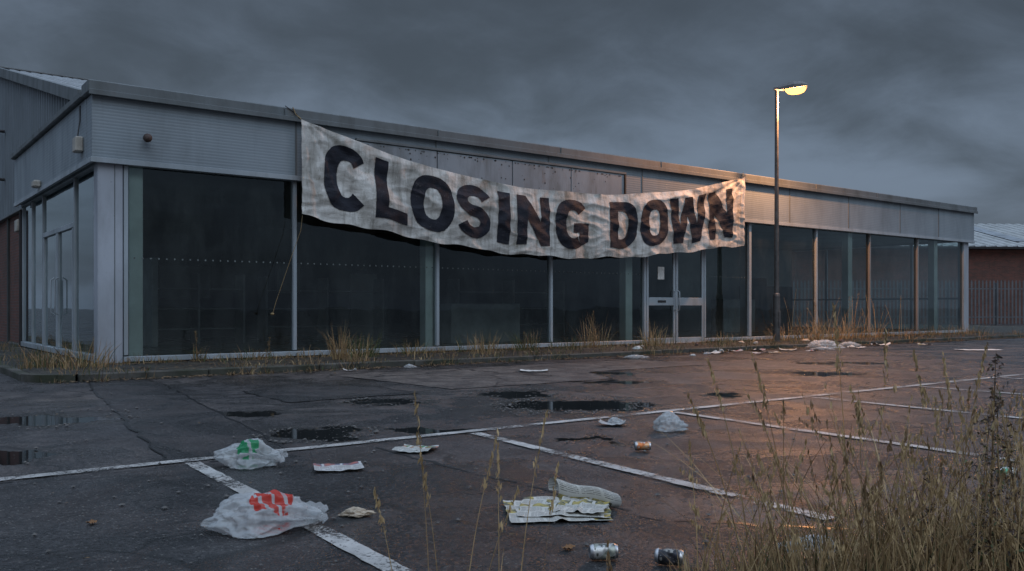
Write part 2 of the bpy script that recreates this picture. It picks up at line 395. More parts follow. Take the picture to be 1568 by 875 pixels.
for k in (19.5,19.95): tube('side_door_handle',[(3.42,k,.9),(3.35,k,.95),(3.35,k,1.6),(3.42,k,1.65)],.015,M_frame,B)
box('side_low_wall',3.43,3.55,16.23,24.1,.05,.118,M_kerb,B,0)
for y0 in (16.3,18.2,20.1,22.0):
    mesh('end_glass',[(33.7,y0,.2),(33.7,y0+1.9,.2),(33.7,y0+1.9,3.5),(33.7,y0,3.5)],[(0,1,2,3)],M_glass,B)
    box('end_mullion',33.65,33.75,y0-.04,y0+.04,.1,3.52,M_frame,B)
box('end_wall',33.62,33.8,23.9,27.0,.05,3.52,M_brick,B,0)
box('end_sill',33.64,33.76,16.24,23.88,.1,.2,M_frame,B)
box('end_mid_rail',33.66,33.74,16.34,23.86,1.35,1.42,M_frame,B)
sx=[8.15,10.0,12.0,13.75,15.5]
for i in range(4): box('old_sign_panel',sx[i]+.012,sx[i+1]-.012,15.79,15.848,3.60,4.36+rr(-.008,.004),M_sign,B,.004)
for i in range(1,4): box('old_sign_gap',sx[i]-.011,sx[i]+.011,15.82,15.846,3.6,4.35,M_dark,B,0)
box('old_sign_top_rail',8.1,15.56,15.765,15.849,4.366,4.42,M_cap,B,.006)
box('old_sign_end_rail',15.50,15.56,15.77,15.849,3.58,4.36,M_dark,B,.006)
vs=[];fs=[]
for i in range(110):
    cx=rr(8.3,15.4);cz=rr(3.7,4.33) if R()<.5 else 4.31; dot(cx,cz,15.786,rr(.008,.022))
mesh('sign_fixing_holes',vs,fs,M_dark,B)
def sph(name,c,r,mat,par,sz=1):
    vs_,fs_=lathe([(max(.001,r*math.cos(a)),r*sz*math.sin(a)) for a in [(-.5+k/10)*math.pi for k in range(11)]],20)
    return mesh(name,vs_,fs_,mat,par,smooth=True,loc=c)
M_rusty=simple('rusty_metal',(.07,.05,.045),.7,.2,.4,8)
tube('camera_bracket',[(4.12,15.85,3.98),(4.12,15.72,3.98)],.03,M_rusty,B)
sph('security_camera',(4.12,15.70,3.94),.075,M_rusty,B)
box('alarm_box',3.14,3.268,16.45,16.72,3.72,3.98,M_box,B,.02)
tube('alarm_cable',[(3.2,16.6,3.98),(3.26,16.7,4.3),(3.26,16.7,4.55)],.012,M_dark,B)
box('flood_light',3.12,3.268,20.5,20.8,3.55,3.70,M_box,B,.03)
box('bell_box',3.42,3.55,24.9,25.3,2.95,3.25,M_box,B,.02)
tube('roof_tie_wire',[(6.88,15.72,4.63),(6.82,15.74,4.72),(6.6,15.75,4.84)],.008,M_dark,B)

# warehouse
W=empty('warehouse')
ye,ym,yf=17.6,29.1,40.6; ze,zm=4.93,7.9
def zr(y_): return ze+(zm-ze)*(1-abs(y_-ym)/(ym-ye))
for xs,nm in ((3.5,'gable_cladding'),(33.55,'gable_cladding_end')):
    vs=[];fs=[];k=0;y_=ye
    prof=[0,0,.035,.035]
    while y_<yf:
        xo=xs-prof[k%4] if xs<10 else xs+prof[k%4]
        zb=3.47 if y_>24.16 else 4.5
        vs+=[(xo,y_,zb),(xo,y_,zr(y_))]
        if k: fs.append((2*k-2,2*k,2*k+1,2*k-1))
        y_+= .11 if k%2==0 else .03; k+=1
    mesh(nm,vs,fs,M_clad,W)
for (ya,za,yb,zb) in [(ye-.15,ze,ym,zm+.02),(ym,zm+.02,yf+.15,ze)]:
    vs=[];fs=[];k=0;x_=3.38
    while x_<33.9:
        zo=(0,0,.035,.035)[k%4]
        vs+=[(x_,ya,za+zo),(x_,yb,zb+zo)]
        if k: fs.append((2*k-2,2*k,2*k+1,2*k-1))
        x_+= .11 if k%2==0 else .03; k+=1
    mesh('roof_sheet',vs,fs,M_roofm,W)
def beam(name,p,q,wd,ht,mat,par):
    p=Vector(p);q=Vector(q);d_=(q-p);L=d_.length
    o=box(name,-wd/2,wd/2,0,L,-ht/2,ht/2,mat,par,.008); o.location=p
    o.rotation_euler=d_.to_track_quat('Y','Z').to_euler(); return o
beam('verge_trim',(3.40,ye-.2,ze-.06),(3.40,ym,zm-.04),.10,.24,M_cap,W)
beam('verge_trim',(3.40,ym,zm-.04),(3.40,yf+.2,ze-.06),.10,.24,M_cap,W)
box('ridge_capping',3.36,33.9,ym-.15,ym+.15,zm+.03,zm+.07,M_cap,W)
box('brick_wall',3.55,3.8,24.12,40.6,.05,3.48,M_brick,W,0)
box('cladding_drip',3.43,3.6,24.18,40.6,3.44,3.50,M_cap,W)
box('rear_wall',3.8,33.6,40.4,40.6,.05,4.9,M_brick,W,0)
box('end_brick',33.45,33.6,27.2,40.4,.05,4.5,M_brick,W,0)
tube('vent_pipe',[(3.45,27.2,4.5),(3.25,27.2,4.5),(3.25,27.2,5.8),(3.45,27.2,5.8)],.045,M_dark,W)
tube('downpipe',[(3.4,24.1,.1),(3.4,24.1,3.4)],.04,M_dark,W)

# ---------------------------------------------------------------- banner
px=np.array([6.86,7.6,8.32,10.51,12.29,14.29,16.07,18.04,19.94])
tz=np.array([4.63,4.40,4.18,3.91,3.75,3.75,3.91,4.25,4.67]); bz=np.array([2.79,2.69,2.60,2.35,2.24,2.22,2.35,2.57,2.77])
pt=np.polyfit(px-13.4,tz,4); pb=np.polyfit(px-13.4,bz,4)
X0,X1=6.86,19.94
def bsurf(x_,v_):
    zt=float(np.polyval(pt,x_-13.4)); zb=float(np.polyval(pb,x_-13.4))
    zb+=.020*math.sin(x_*3.1)+.015*math.sin(x_*7.3+1); zt+=.015*math.sin(x_*2.3+2)
    z_=zb+v_*(zt-zb)
    o=0
    for (cx,cz,k,am,dec,ph) in ((X1,4.67,20,.038,4.5,0.3),(X0,4.63,17,.040,5,1.1),(X1,2.77,12,.016,3,2.),(X0,2.79,12,.016,3,.4)):
        dx=x_-cx;dz=z_-cz;r_=math.hypot(dx,dz); an=math.atan2(dz,abs(dx))
        ar=an*k+ph+1.6*mn.noise(Vector((x_*.45,z_*.45,ph)))
        wv=math.sin(ar)+.35*math.sin(ar*1.9+1)
        o+=am*wv*math.exp(-r_/dec)*min(1,r_/2.0)
    e=min(1,(x_-X0)/1.5,(X1-x_)/1.5); e=max(0,e)
    o+=.030*math.sin(x_*4.1+1.3*math.sin(x_*.9)+z_*1.2)*(1-.6*v_)*e
    o+=.03*mn.noise(Vector((x_*1.2,z_*2.3,3)))+.018*mn.noise(Vector((x_*3.4,z_*5,9)))
    rd=1-abs(mn.noise(Vector((x_*.9+z_*.5,z_*2.6,31))))*2; o+=.045*max(0,rd-.5)
    rd=1-abs(mn.noise(Vector((x_*1.6-z_*.8,z_*3.1,51))))*2; o+=.022*max(0,rd-.4)
    o+=.024*math.sin((1-v_)*16+x_*.7)*e*max(0,v_-.45)
    bel=.05*math.sin(math.pi*v_)
    return Vector((x_,15.59-o-bel*e, z_))
nx,nv=760,90
vs=[bsurf(X0+(X1-X0)*i/nx,j/nv) for j in range(nv+1) for i in range(nx+1)]
fs=[(j*(nx+1)+i,j*(nx+1)+i+1,(j+1)*(nx+1)+i+1,(j+1)*(nx+1)+i) for j in range(nv) for i in range(nx)]
def bannercol(t,v,ca,cb,grime):
    c=t.mix(t.mr(t.noise(v,.8,5,.6),.35,.65),ca,cb)
    st=t.noise(t.scale(v,1.5,1,.5),1.5,8,.7,.3)
    c=t.mix(t.mr(st,.44,.68,0,grime),c,(.16,.148,.12))
    st2=t.noise(t.scale(v,8,1,.4),1.2,6,.7)
    c=t.mix(t.mr(st2,.50,.72,0,grime*.75),c,(.11,.10,.08))
    bl=t.mr(t.noise(v,2.3,8,.75,.5),.58,.70,0,grime)
    c=t.mix(bl,c,(.13,.115,.07))
    sp=t.mr(t.noise(v,24,4,.8),.62,.72,0,grime*.8)
    return t.mix(sp,c,(.07,.06,.045))
m,t=newmat('banner_fabric'); v=t.obj()
h=t.math('ADD',t.noise(v,5,6,.65),t.math('MULTIPLY',t.noise(t.scale(v,1,1,3),3,4),.8))
out(t,prin(t,Base_Color=bannercol(t,v,(.43,.42,.40),(.62,.61,.58),.88),Roughness=.65,Normal=t.bump(h,.55,.035))); M_ban=m
m,t=newmat('banner_letter_paint'); v=t.obj()
h=t.math('ADD',t.noise(v,5,6,.65),t.math('MULTIPLY',t.noise(t.scale(v,1,1,3),3,4),.8))
lc=t.mix(t.mr(t.noise(v,1.6,6,.65),.35,.7),(.008,.009,.015),(.028,.030,.042))
wr=t.math('ADD',t.math('MULTIPLY',t.noise(v,2.2,5,.7),.4),t.math('MULTIPLY',t.noise(t.scale(v,1,1,.6),38,5,.85),.6))
lc=t.mix(t.mr(wr,.58,.63,0,.6),lc,(.17,.17,.16))
pp=t.n('ShaderNodeBsdfPrincipled',None,Base_Color=lc,Roughness=.7,Normal=t.bump(h,.45,.03)); pp.inputs['Specular IOR Level'].default_value=.25
out(t,pp.outputs[0]); M_let=m
BN=mesh('closing_down_banner',vs,fs,M_ban,None,smooth=True)
def ring(t0,t1,n_=44,sx_=.30,sy_=.215,p=2.5):
    o_=[];i_=[]
    for k in range(n_+1):
        a=math.radians(t0+(t1-t0)*k/n_); c_=math.cos(a);s_=math.sin(a)
        f1=math.copysign(abs(c_)**(2/p),c_); f2=math.copysign(abs(s_)**(2/p),s_)
        o_.append((.5+.5*f1,.5+.5*f2)); i_.append((.5+(.5-sx_)*f1,.5+(.5-sy_)*f2))
    return ('strip',o_,i_)
def poly(*p): return ('poly',list(p))
s_=.31
def dshape():
    o_=[(0,1),(0,.5),(0,0)];i_=[(s_,.8),(s_,.5),(s_,.2)]
    for k in range(33):
        a=-math.pi/2+math.pi*k/32; c_=math.cos(a);q=math.sin(a); f1=abs(c_)**.8; f2=math.copysign(abs(q)**.8,q)
        o_.append((.42+.58*f1,.5+.5*f2)); i_.append((.42+(.58-s_)*f1,.5+.3*f2))
    o_.append((0,1)); i_.append((s_,.8)); return ('strip',o_,i_)
def sshape():
    sk=[]
    for k in range(25):
        a=math.radians(18+(270-18)*k/24); sk.append((.5+.34*math.cos(a),.70+.195*math.sin(a)))
    sk2=[]
    for k in range(1,25):
        a=math.radians(90-(270-18)*k/24); sk2.append((.5+.34*math.cos(a),.30+.205*math.sin(a)))
    sk+=sk2; o_=[];i_=[]
    for k in range(len(sk)):
        a=sk[max(0,k-1)];b=sk[min(len(sk)-1,k+1)]; dx,dy=b[0]-a[0],b[1]-a[1]; l=math.hypot(dx,dy)
        nx_,ny_=-dy/l,dx/l
        o_.append((sk[k][0]+nx_*.155,sk[k][1]+ny_*.105)); i_.append((sk[k][0]-nx_*.155,sk[k][1]-ny_*.105))
    return ('strip',o_,i_)
N_=[poly((0,0),(.28,0),(.28,1),(0,1)),poly((.28,.52),(.72,0),(.72,.48),(.28,1)),poly((.72,0),(1,0),(1,1),(.72,1))]
def mx(ps): return poly(*[(1-a,b) for a,b in reversed(ps)])
wq=[[(0,1),(.14,0),(.29,.40),(.21,1)],[(.14,0),(.375,0),(.29,.40)],[(.29,.40),(.375,0),(.5,.60),(.395,1)]]
W_=[poly(*q) for q in wq]+[mx(q) for q in wq]+[poly((.395,1),(.5,.60),(.605,1))]
LT=[(7.30,8.22,[ring(38,322)]),(8.38,9.12,[poly((0,0),(.40,0),(.40,1),(0,1)),poly((.40,0),(1,0),(1,.21),(.40,.21))]),(9.22,10.23,[ring(0,360)]),
    (10.30,11.22,[sshape()]),(11.41,11.72,[poly((0,0),(1,0),(1,1),(0,1))]),(11.91,12.88,N_),
    (13.04,14.08,[ring(38,300),poly((.6585,.2449),(.7865,.06),(.80,.06),(.70,.27)),poly((.70,.27),(.80,.06),(1,.14),(1,.33),(.70,.33)),poly((.52,.33),(1,.33),(1,.52),(.52,.52))]),
    (14.76,15.72,[dshape()]),(15.81,16.83,[ring(0,360)]),(16.87,18.27,W_),(18.40,19.40,N_)]
bm=bmesh.new()
def T(p,xa,xb): return Vector((xa+(xb-xa)*p[0],(.145+p[1]*.735)*1.6,0))
for xa,xb,parts in LT:
    for pr in parts:
        if pr[0]=='poly':
            bm.faces.new([bm.verts.new(T(p,xa,xb)) for p in pr[1]])
        else:
            o_=[bm.verts.new(T(p,xa,xb)) for p in pr[1]]; i_=[bm.verts.new(T(p,xa,xb)) for p in pr[2]]
            for k in range(len(o_)-1): bm.faces.new((o_[k],o_[k+1],i_[k+1],i_[k]))
def cuts(no,a_,b_,st):
    k=a_
    while k<b_:
        g=bm.verts[:]+bm.edges[:]+bm.faces[:]
        bmesh.ops.bisect_plane(bm,geom=g,plane_co=Vector(no)*k,plane_no=no); k+=st
cuts((1,0,0),7.3137,19.6,.05); cuts((0,1,0),.2013,1.5,.04)
for v in bm.verts:
    q=bsurf(v.co.x+.005*mn.noise(Vector((v.co.x*25,v.co.y*25,1))),v.co.y/1.6+.004*mn.noise(Vector((v.co.x*25,v.co.y*25,7)))); v.co=q+Vector((0,-.012,0))
for f_ in bm.faces: f_.normal_update()
bmesh.ops.reverse_faces(bm,faces=[f_ for f_ in bm.faces if f_.normal.y>0])
me2=bpy.data.meshes.new('banner_lettering'); bm.to_mesh(me2); bm.free()
me2.materials.append(M_let)
lo=bpy.data.objects.new('banner_lettering',me2); COL.objects.link(lo); lo.parent=BN
M_rope=simple('rope_mat',(.22,.16,.08),.8)
tube('banner_rope',[tuple(bsurf(X0,1)),(6.8,15.72,4.7),(6.75,15.74,4.83)],.01,M_rope,BN)
tube('banner_rope',[tuple(bsurf(X1,1)),(20.02,15.72,4.74),(20.1,15.74,4.83)],.01,M_rope,BN)
rp=[(6.88,15.6,2.79),(6.84,15.58,2.5),(6.7,15.6,2.1),(6.52,15.6,1.6),(6.36,15.6,1.15),(6.30,15.6,.95)]
tube('hanging_cord',rp,.0045,M_rope,BN); sph('cord_knot',(6.29,15.6,.93),.035,M_rope,BN,.7)

# ---------------------------------------------------------------- street lamp
L=empty('street_lamp',(20.6,15.0,0))
M_pole=simple('galvanised_pole',(.10,.10,.10),.5,.5,.3,5)
vs,fs=lathe([(.0,.09),(.13,.09),(.13,.12),(.095,.13),(.095,1.36),(.085,1.42),(.066,1.45),(.062,3),(.052,5.5),(.046,7.05),(.0,7.06)],24)
mesh('pole',vs,fs,M_pole,L,smooth=False)
box('access_door',-.05,.05,-.105,-.09,.5,.95,M_pole,L,.004)
M_head=simple('lamp_head_mat',(.16,.16,.16),.45,.3)
H=empty('lamp_head',(0,0,7.12)); H.parent=L; H.rotation_euler=(math.radians(-3),0,math.radians(38))
box('spigot',-.05,.05,-.16,.08,-.05,.05,M_head,H,.02)
bm=bmesh.new(); secs=[(-.05,.06,-.05,.07),(-.2,.10,-.06,.11),(-.45,.17,-.06,.13),(-.68,.16,-.05,.10),(-.80,.09,-.035,.04)]
rings=[]
for (yy,hw,z0,z1) in secs:
    rings.append([bm.verts.new((sx_*hw*q,yy,zz)) for (sx_,q,zz) in [(-1,1,z0),(-1,1,(z0+z1)/2),(-1,.6,z1),(1,.6,z1),(1,1,(z0+z1)/2),(1,1,z0)]])
for a_,b_ in zip(rings[:-1],rings[1:]):
    for k in range(6): bm.faces.new((a_[k],a_[(k+1)%6],b_[(k+1)%6],b_[k]))
bm.faces.new(rings[0]); bm.faces.new(rings[-1]); bmesh.ops.recalc_face_normals(bm,faces=bm.faces[:])
me=bpy.data.meshes.new('housing'); bm.to_mesh(me); bm.free(); me.materials.append(M_head)
ho=bpy.data.objects.new('housing',me); COL.objects.link(ho); ho.parent=H
m,t=newmat('sodium_lens'); out(t,t.n('ShaderNodeEmission',Color=(1,.42,.10,1),Strength=4.6).outputs[0]); M_lens=m
vs,fs=lathe([(.001,-.16),(.06,-.155),(.10,-.125),(.13,-.05),(.132,.0)],20)
lens=mesh('lens_bowl',[(v[0]*1.05,v[1]*2.1-.50,v[2]-.055) for v in vs],fs,M_lens,H,smooth=True)
pl=bpy.data.lights.new('sodium_bulb','POINT'); pl.energy=1700; pl.color=(1,.43,.16); pl.shadow_soft_size=.1
po=bpy.data.objects.new('sodium_bulb',pl); COL.objects.link(po); po.parent=H; po.location=(0,-.55,-.36)

# ---------------------------------------------------------------- right background
SH=empty('industrial_shed',(58.5,27.0,0)); SH.rotation_euler=(0,0,math.radians(-33))
box('brick_wall',-14,40,0,.3,0,4.95,M_brick,SH,0)
M_shroof=cladding('shed_roof_mat',(.36,.38,.38),None,.3,.7,.6)
vs=[];fs=[];k=0;x_=-14.3
while x_<40:
    zo=(0,0,.07,.07)[k%4]; vs+=[(x_,-.5,4.95+zo),(x_,9,7.3+zo)]
    if k: fs.append((2*k-2,2*k,2*k+1,2*k-1))
    x_+= .3 if k%2==0 else .06; k+=1
mesh('roof_sheet',vs,fs,M_shroof,SH)
box('gutter',-14.3,40.2,-.62,-.5,4.8,4.95,M_dark,SH)
box('end_wall',-14,-13.7,.3,9,0,5,M_brick,SH,0)
for q in (-9,-3,3,9): mesh('rooflight',[(q,1,5.42),(q+1.2,1,5.42),(q+1.2,8,7.15),(q,8,7.15)],[(0,1,2,3)],M_sign,SH)
FN=empty('palisade_fence')
vs=[];fs=[];p0=Vector((34.5,36.4));p1=Vector((66,12.5)); L_=(p1-p0).length; dd=(p1-p0).normalized(); nrm=Vector((-dd.y,dd.x))
k=0
while k*.21<L_:
    c_=p0+dd*(k*.21); b0=len(vs)
    for (u_,zz) in [(-.045,.08),(.045,.08),(.045,2.5),(0,2.62),(-.045,2.5)]:
        for e_ in (0,.012): q=c_+dd*u_+nrm*e_; vs.append((q.x,q.y,zz))
    fs+=[(b0,b0+2,b0+4,b0+6,b0+8),(b0+1,b0+9,b0+7,b0+5,b0+3)]
    k+=1
M_fence=simple('galvanised_fence',(.13,.135,.145),.6,.3,.3,2)
mesh('pales',vs,fs,M_fence,FN)
for zz in (.5,2.1): beam('rail',(p0.x,p0.y+.05,zz),(p1.x,p1.y+.05,zz),.05,.06,M_fence,FN)
k=0
while k<L_:
    q=p0+dd*k+nrm*.09; box('post',q.x-.05,q.x+.05,q.y-.05,q.y+.05,0,2.45,M_fence,FN); k+=2.75

# ---------------------------------------------------------------- grass and weeds
def grassmat(name,c1,c2):
    m,t=newmat(name); v=t.obj()
    c=t.mix(t.mr(t.noise(v,14,2),.3,.7),c1,c2)
    out(t,prin(t,Base_Color=c,Roughness=.7)); return m
G=[grassmat('straw',(.30,.20,.095),(.48,.35,.18)),grassmat('brown_straw',(.17,.105,.05),(.30,.20,.10)),grassmat('green_blade',(.035,.05,.015),(.085,.105,.035)),grassmat('dark_seed',(.035,.022,.016),(.09,.055,.035))]
class Gr:
    def __init__(s): s.v=[];s.f=[];s.m=[]
    def blade(s,x,y,z,h,lean,ang,wd,mi,seg=5,curl=1.6):
        b0=len(s.v); wa=rr(0,math.pi); wx,wy=math.cos(wa)*wd/2,math.sin(wa)*wd/2
        for i in range(seg+1):
            q=i/seg; off=lean*q**curl; px_=x+math.cos(ang)*off; py_=y+math.sin(ang)*off; pz=z+h*q-(.35*lean*q*q if lean>h*.4 else 0)
            k=(1-q)**.6+.12
            s.v+=[(px_-wx*k,py_-wy*k,pz),(px_+wx*k,py_+wy*k,pz)]
            if i: s.f.append((b0+2*i-2,b0+2*i-1,b0+2*i+1,b0+2*i)); s.m.append(mi)
        return (px_,py_,pz)
    def tuft(s,x,y,z,n,h,spread,mix=(0,0,0,1,2),wd=.006,lean=.45):
        for i in range(n):
            a=rr(0,6.283);r_=spread*R()**.7; hh=h*rr(.4,1)
            s.blade(x+r_*math.cos(a),y+r_*math.sin(a),z,hh,hh*rr(.05,lean),a+rr(-.8,.8),wd*rr(.6,1.3),random.choice(mix))
    def quad(s,p,a,b,mi):
        b0=len(s.v); s.v+=[p-a,p+b,p+a,p-b]; s.f.append((b0,b0+1,b0+2,b0+3)); s.m.append(mi)
    def stalk(s,x,y,z,h,lean,ang,mi=0,head=.16,wd=.0035,dens=26):
        for rep in range(2):
            tip=s.blade(x,y,z,h,lean,ang,wd,mi,8,1.8)
        for i in range(dens):
            q=1-head*R()/1.0; off=lean*q**1.8
            p=Vector((x+math.cos(ang)*off,y+math.sin(ang)*off,z+h*q-(.35*lean*q*q if lean>h*.4 else 0)))
            sz=rr(.004,.010); a=Vector((rr(-.4,.4),rr(-.4,.4),1)).normalized()*sz*1.7; bb=Vector((rr(-1,1),rr(-1,1),.2)).normalized()*sz*.5
            s.quad(p+Vector((rr(-1,1),rr(-1,1),0))*.008*(1.2-(q-1+head)/head),a,bb,mi)
    def weed(s,x,y,z,h,mi=3,dn=75):
        ang0=rr(0,6.28); lean=rr(0,.12)*h
        for r_ in range(3): s.blade(x,y,z,h,lean,ang0,.009,1,8,1.5)
        for i in range(int(h*dn)):
            q=rr(.12,1); br=.16*h*(1-q)**.7+.02; a=rr(0,6.28); k=R()
            base=Vector((x+math.cos(ang0)*lean*q**1.5,y+math.sin(ang0)*lean*q**1.5,z+h*q*.97))
            tip=base+Vector((math.cos(a)*br*.7,math.sin(a)*br*.7,br*.9))
            for j in range(8):
                p=base.lerp(tip,rr(.1,1.0))+Vector((rr(-1,1),rr(-1,1),rr(-1,1)))*.006
                sz=rr(.004,.011) if q>.35 else rr(.007,.018)
                s.quad(p,Vector((rr(-1,1),rr(-1,1),rr(-.3,1))).normalized()*sz,Vector((rr(-1,1),rr(-1,1),rr(-1,1))).normalized()*sz*.5,mi if R()<.8 else 2)
    def build(s,name): return mesh(name,s.v,s.f,G,None,s.m)
g=Gr()
def verge_y(x_): return 2.18-(x_-2.5)*.42
for i in range(620):
    x_=2.5+R()*2.1; y_=verge_y(x_)+rr(-.8,.18)
    dense=.35+.65*min(1,(x_-2.45)/.5)
    g.tuft(x_,y_,.0,random.randint(7,16),rr(.12,.42)*dense,.07,(0,0,1,1,2,0),.005,.65)
for i in range(480):
    x_=2.48+R()**.85*2.1; y_=verge_y(x_)+rr(-.8,.15)
    h=rr(.30,.78)*( .75 if x_<2.75 else 1)
    g.stalk(x_,y_,0,h,h*rr(.05,.55),rr(0,6.28),random.choice((0,0,0,1)),rr(.1,.35),.0042,20)
for i in range(420):
    x_=2.6+R()**.85*1.9; y_=verge_y(x_)+rr(-.7,.1); h=rr(.35,.8)
    g.blade(x_,y_,0,h,h*rr(.2,.9),rr(0,6.28),.005,random.choice((0,0,1)),9,1.7)
for (x_,y_,h,l,a) in [(2.78,1.72,1.06,.06,2.5),(2.62,2.02,.86,.16,2.6),(2.5,1.95,.75,.2,2.4),(2.95,1.7,.98,.1,0.4),(3.3,1.62,.92,.12,5.5),(3.0,1.5,.9,.1,2),(2.85,1.62,.8,.2,3),(2.7,1.9,.9,.25,3.2),(3.15,1.5,.88,.15,1.0),(3.35,1.35,.85,.1,4)]:
    g.stalk(x_,y_,0,h,l,a,0,.22,.0055,60)
g.build('dry_grass')
g=Gr()
for (x_,y_,h) in [(3.00,1.38,.74),(3.14,1.42,.90),(3.28,1.36,.66),(2.93,1.56,.5),(3.40,1.5,.76)]: g.weed(x_,y_,0,h,3,48)
g.build('seeding_weed')
g=Gr()
for (x_,y_,h,l,a) in [(1.42,2.28,.80,.05,2.8),(1.50,2.22,.66,.16,.2),(1.47,2.3,.6,.09,3.4),(1.62,2.2,.62,.07,1),(1.66,2.16,.72,.12,0),(1.58,2.25,.5,.15,5),(1.35,2.35,.5,.08,3),(1.72,2.12,.55,.1,.3)]:
    g.stalk(x_,y_,0,h,l,a,0,.28,.0036,34)
for i in range(5): g.tuft(rr(1.4,1.7),rr(2.15,2.35),0,10,.25,.04,(0,0,1),.004,.5)
g.stalk(1.98,2.08,0,.28,.05,1,1,.5,.004,50)
g.build('grass_stalks')
g=Gr()
for (x_,y_,n_,h,s_,mx_) in [(3.0,15.2,70,.55,.4,(1,1,0,2)),(2.6,15.6,60,.4,.4,(1,1,2)),(5.0,15.75,25,.35,.12,(1,2,3)),(7.2,14.7,55,.75,.14,(0,1,1)),(7.25,14.1,36,.6,.2,(0,1,1)),(7.9,15.2,90,.55,.35,(2,2,2)),(10.4,14.6,45,.55,.3,(0,1,1)),(10.8,15.5,40,.5,.4,(0,1,2)),(12.0,15.3,70,.55,.3,(2,2,1)),(14.1,15.6,36,.85,.2,(0,1,1)),(14.4,15.5,26,.9,.2,(0,1)),(15.9,15.2,55,.65,.3,(0,0,1,1)),(16.3,15.4,40,.5,.4,(2,0)),(21.5,15.3,70,.6,.6,(0,1,0)),(22.3,15.0,70,.7,.5,(0,0,1)),(23.6,15.2,80,.75,.6,(0,0,1)),(24.6,15.3,60,.7,.6,(0,1)),(26.2,15.3,50,.6,.6,(0,1,2)),(28,15.3,50,.45,.9,(0,1,2)),(30,15.3,50,.45,.9,(0,1,2)),(32,15.3,50,.5,.9,(0,1,2)),(19.2,15.6,40,.35,.4,(0,1,2)),(17.6,14.6,30,.3,.4,(0,1,2)),(5.9,15.5,30,.3,.3,(1,2)),(9.2,15.5,40,.35,.3,(1,2,0)),(13.0,15.1,40,.35,.4,(1,2,2))]:
    g.tuft(x_,y_,.1,int(n_*1.4),h,s_,mx_,.011,.75)
for i in range(1150):
    x_=2.3+R()**1.1*32; q=R()
    if mn.noise(Vector((x_*.8,q,3)))<-.15: continue
    y_=rr(15.6,15.88) if q<.45 else (rr(13.45,13.85) if q<.8 else rr(13.9,15.6))
    g.tuft(x_,y_,.0 if y_<13.6 else .09,random.randint(4,12),rr(.05,.22)*(1.7 if R()<.18 else 1),.16,(1,1,2,2,1,3,0),.010,.9)
for i in range(80):
    y_=rr(14,30); g.tuft(rr(2.0,3.3),y_,.08,12,rr(.08,.3),.2,(1,1,2),.01,.7)
for (x_,y_,h) in [(4.95,15.7,.55),(14.2,15.5,.9),(16.0,15.4,.7),(6.3,15.8,.4),(22.8,15.2,1.1),(24.3,15,1.3),(25,15.1,.9),(21.9,15.2,.8),(8.4,15.7,.35),(12.3,15.7,.4)]:
    g.weed(x_,y_,.1,h,1)
for i in range(30):
    g.stalk(rr(20.8,26.5),rr(14.6,15.6),.1,rr(.7,1.5),rr(.1,.4),rr(0,6),0,.3,.012,50)
g.build('kerbside_weeds')

# leaf litter, gravel
vs=[];fs=[]
def leaf(x_,y_,z_,s_):
    a=rr(0,6.283);b0=len(vs)
    for (u_,w_) in [(-1,0),(-.3,.45),(.5,.4),(1,0),(.4,-.42),(-.4,-.4)]:
        vs.append((x_+s_*(u_*math.cos(a)-w_*math.sin(a)),y_+s_*(u_*math.sin(a)+w_*math.cos(a)),z_+s_*rr(0,.35)))
    fs.append(tuple(range(b0,b0+6)))
for i in range(2600): leaf(rr(2.2,34),13.58-abs(random.gauss(0,.18)),.012,rr(.012,.05))
for i in range(2400): leaf(rr(3.3,34),rr(13.7,15.9) if R()<.4 else 15.9-abs(random.gauss(0,.3)),.108,rr(.012,.055))
for i in range(260): leaf(rr(2.3,4.5),rr(.9,2.5),.012,rr(.01,.03))
for i in range(160): leaf(rr(.5,10),rr(2.5,12),.014,rr(.006,.022))
mesh('leaf_litter',vs,fs,simple('dead_leaf',(.11,.07,.035),.8,0,.5,9))
vs=[];fs=[];icov=[(0,0,1),(.9,0,.3),(.28,.85,.3),(-.72,.53,.3),(-.72,-.53,.3),(.28,-.85,.3),(0,0,-.3)]
icof=[(0,1,2),(0,2,3),(0,3,4),(0,4,5),(0,5,1),(6,2,1),(6,3,2),(6,4,3),(6,5,4),(6,1,5)]
def pebble(x_,y_,s_):
    b0=len(vs); a=rr(0,6)
    for q in icov:
        j=rr(.7,1.2); vs.append((x_+s_*j*(q[0]*math.cos(a)-q[1]*math.sin(a)),y_+s_*j*(q[0]*math.sin(a)+q[1]*math.cos(a)),.010+s_*.7*q[2]))
    fs.extend([tuple(b0+z_ for z_ in q) for q in icof])
for i in range(3000):
    k=R(); 
    if k<.6: x_,y_=rr(.3,6),rr(2,7.5)
    else: x_,y_=rr(2,24),rr(6,13.5)
    pebble(x_,y_,rr(.0025,.008) if R()<.92 else rr(.01,.02))
for (cx,cy,rad,nn_) in [(6.25,7.1,.85,260),(4.81,8.6,.5,80),(3.1,6.75,.5,90),(1.5,9.2,.8,120),(6.5,8.5,.6,80)]:
    for i in range(nn_):
        a=rr(0,6.28); r_=rad*(1+random.gauss(0,.12)); pebble(cx+r_*math.cos(a),cy+r_*.8*math.sin(a),rr(.005,.022))
mesh('gravel',vs,fs,simple('gravel_mat',(.10,.095,.09),.8,0,.5,30))

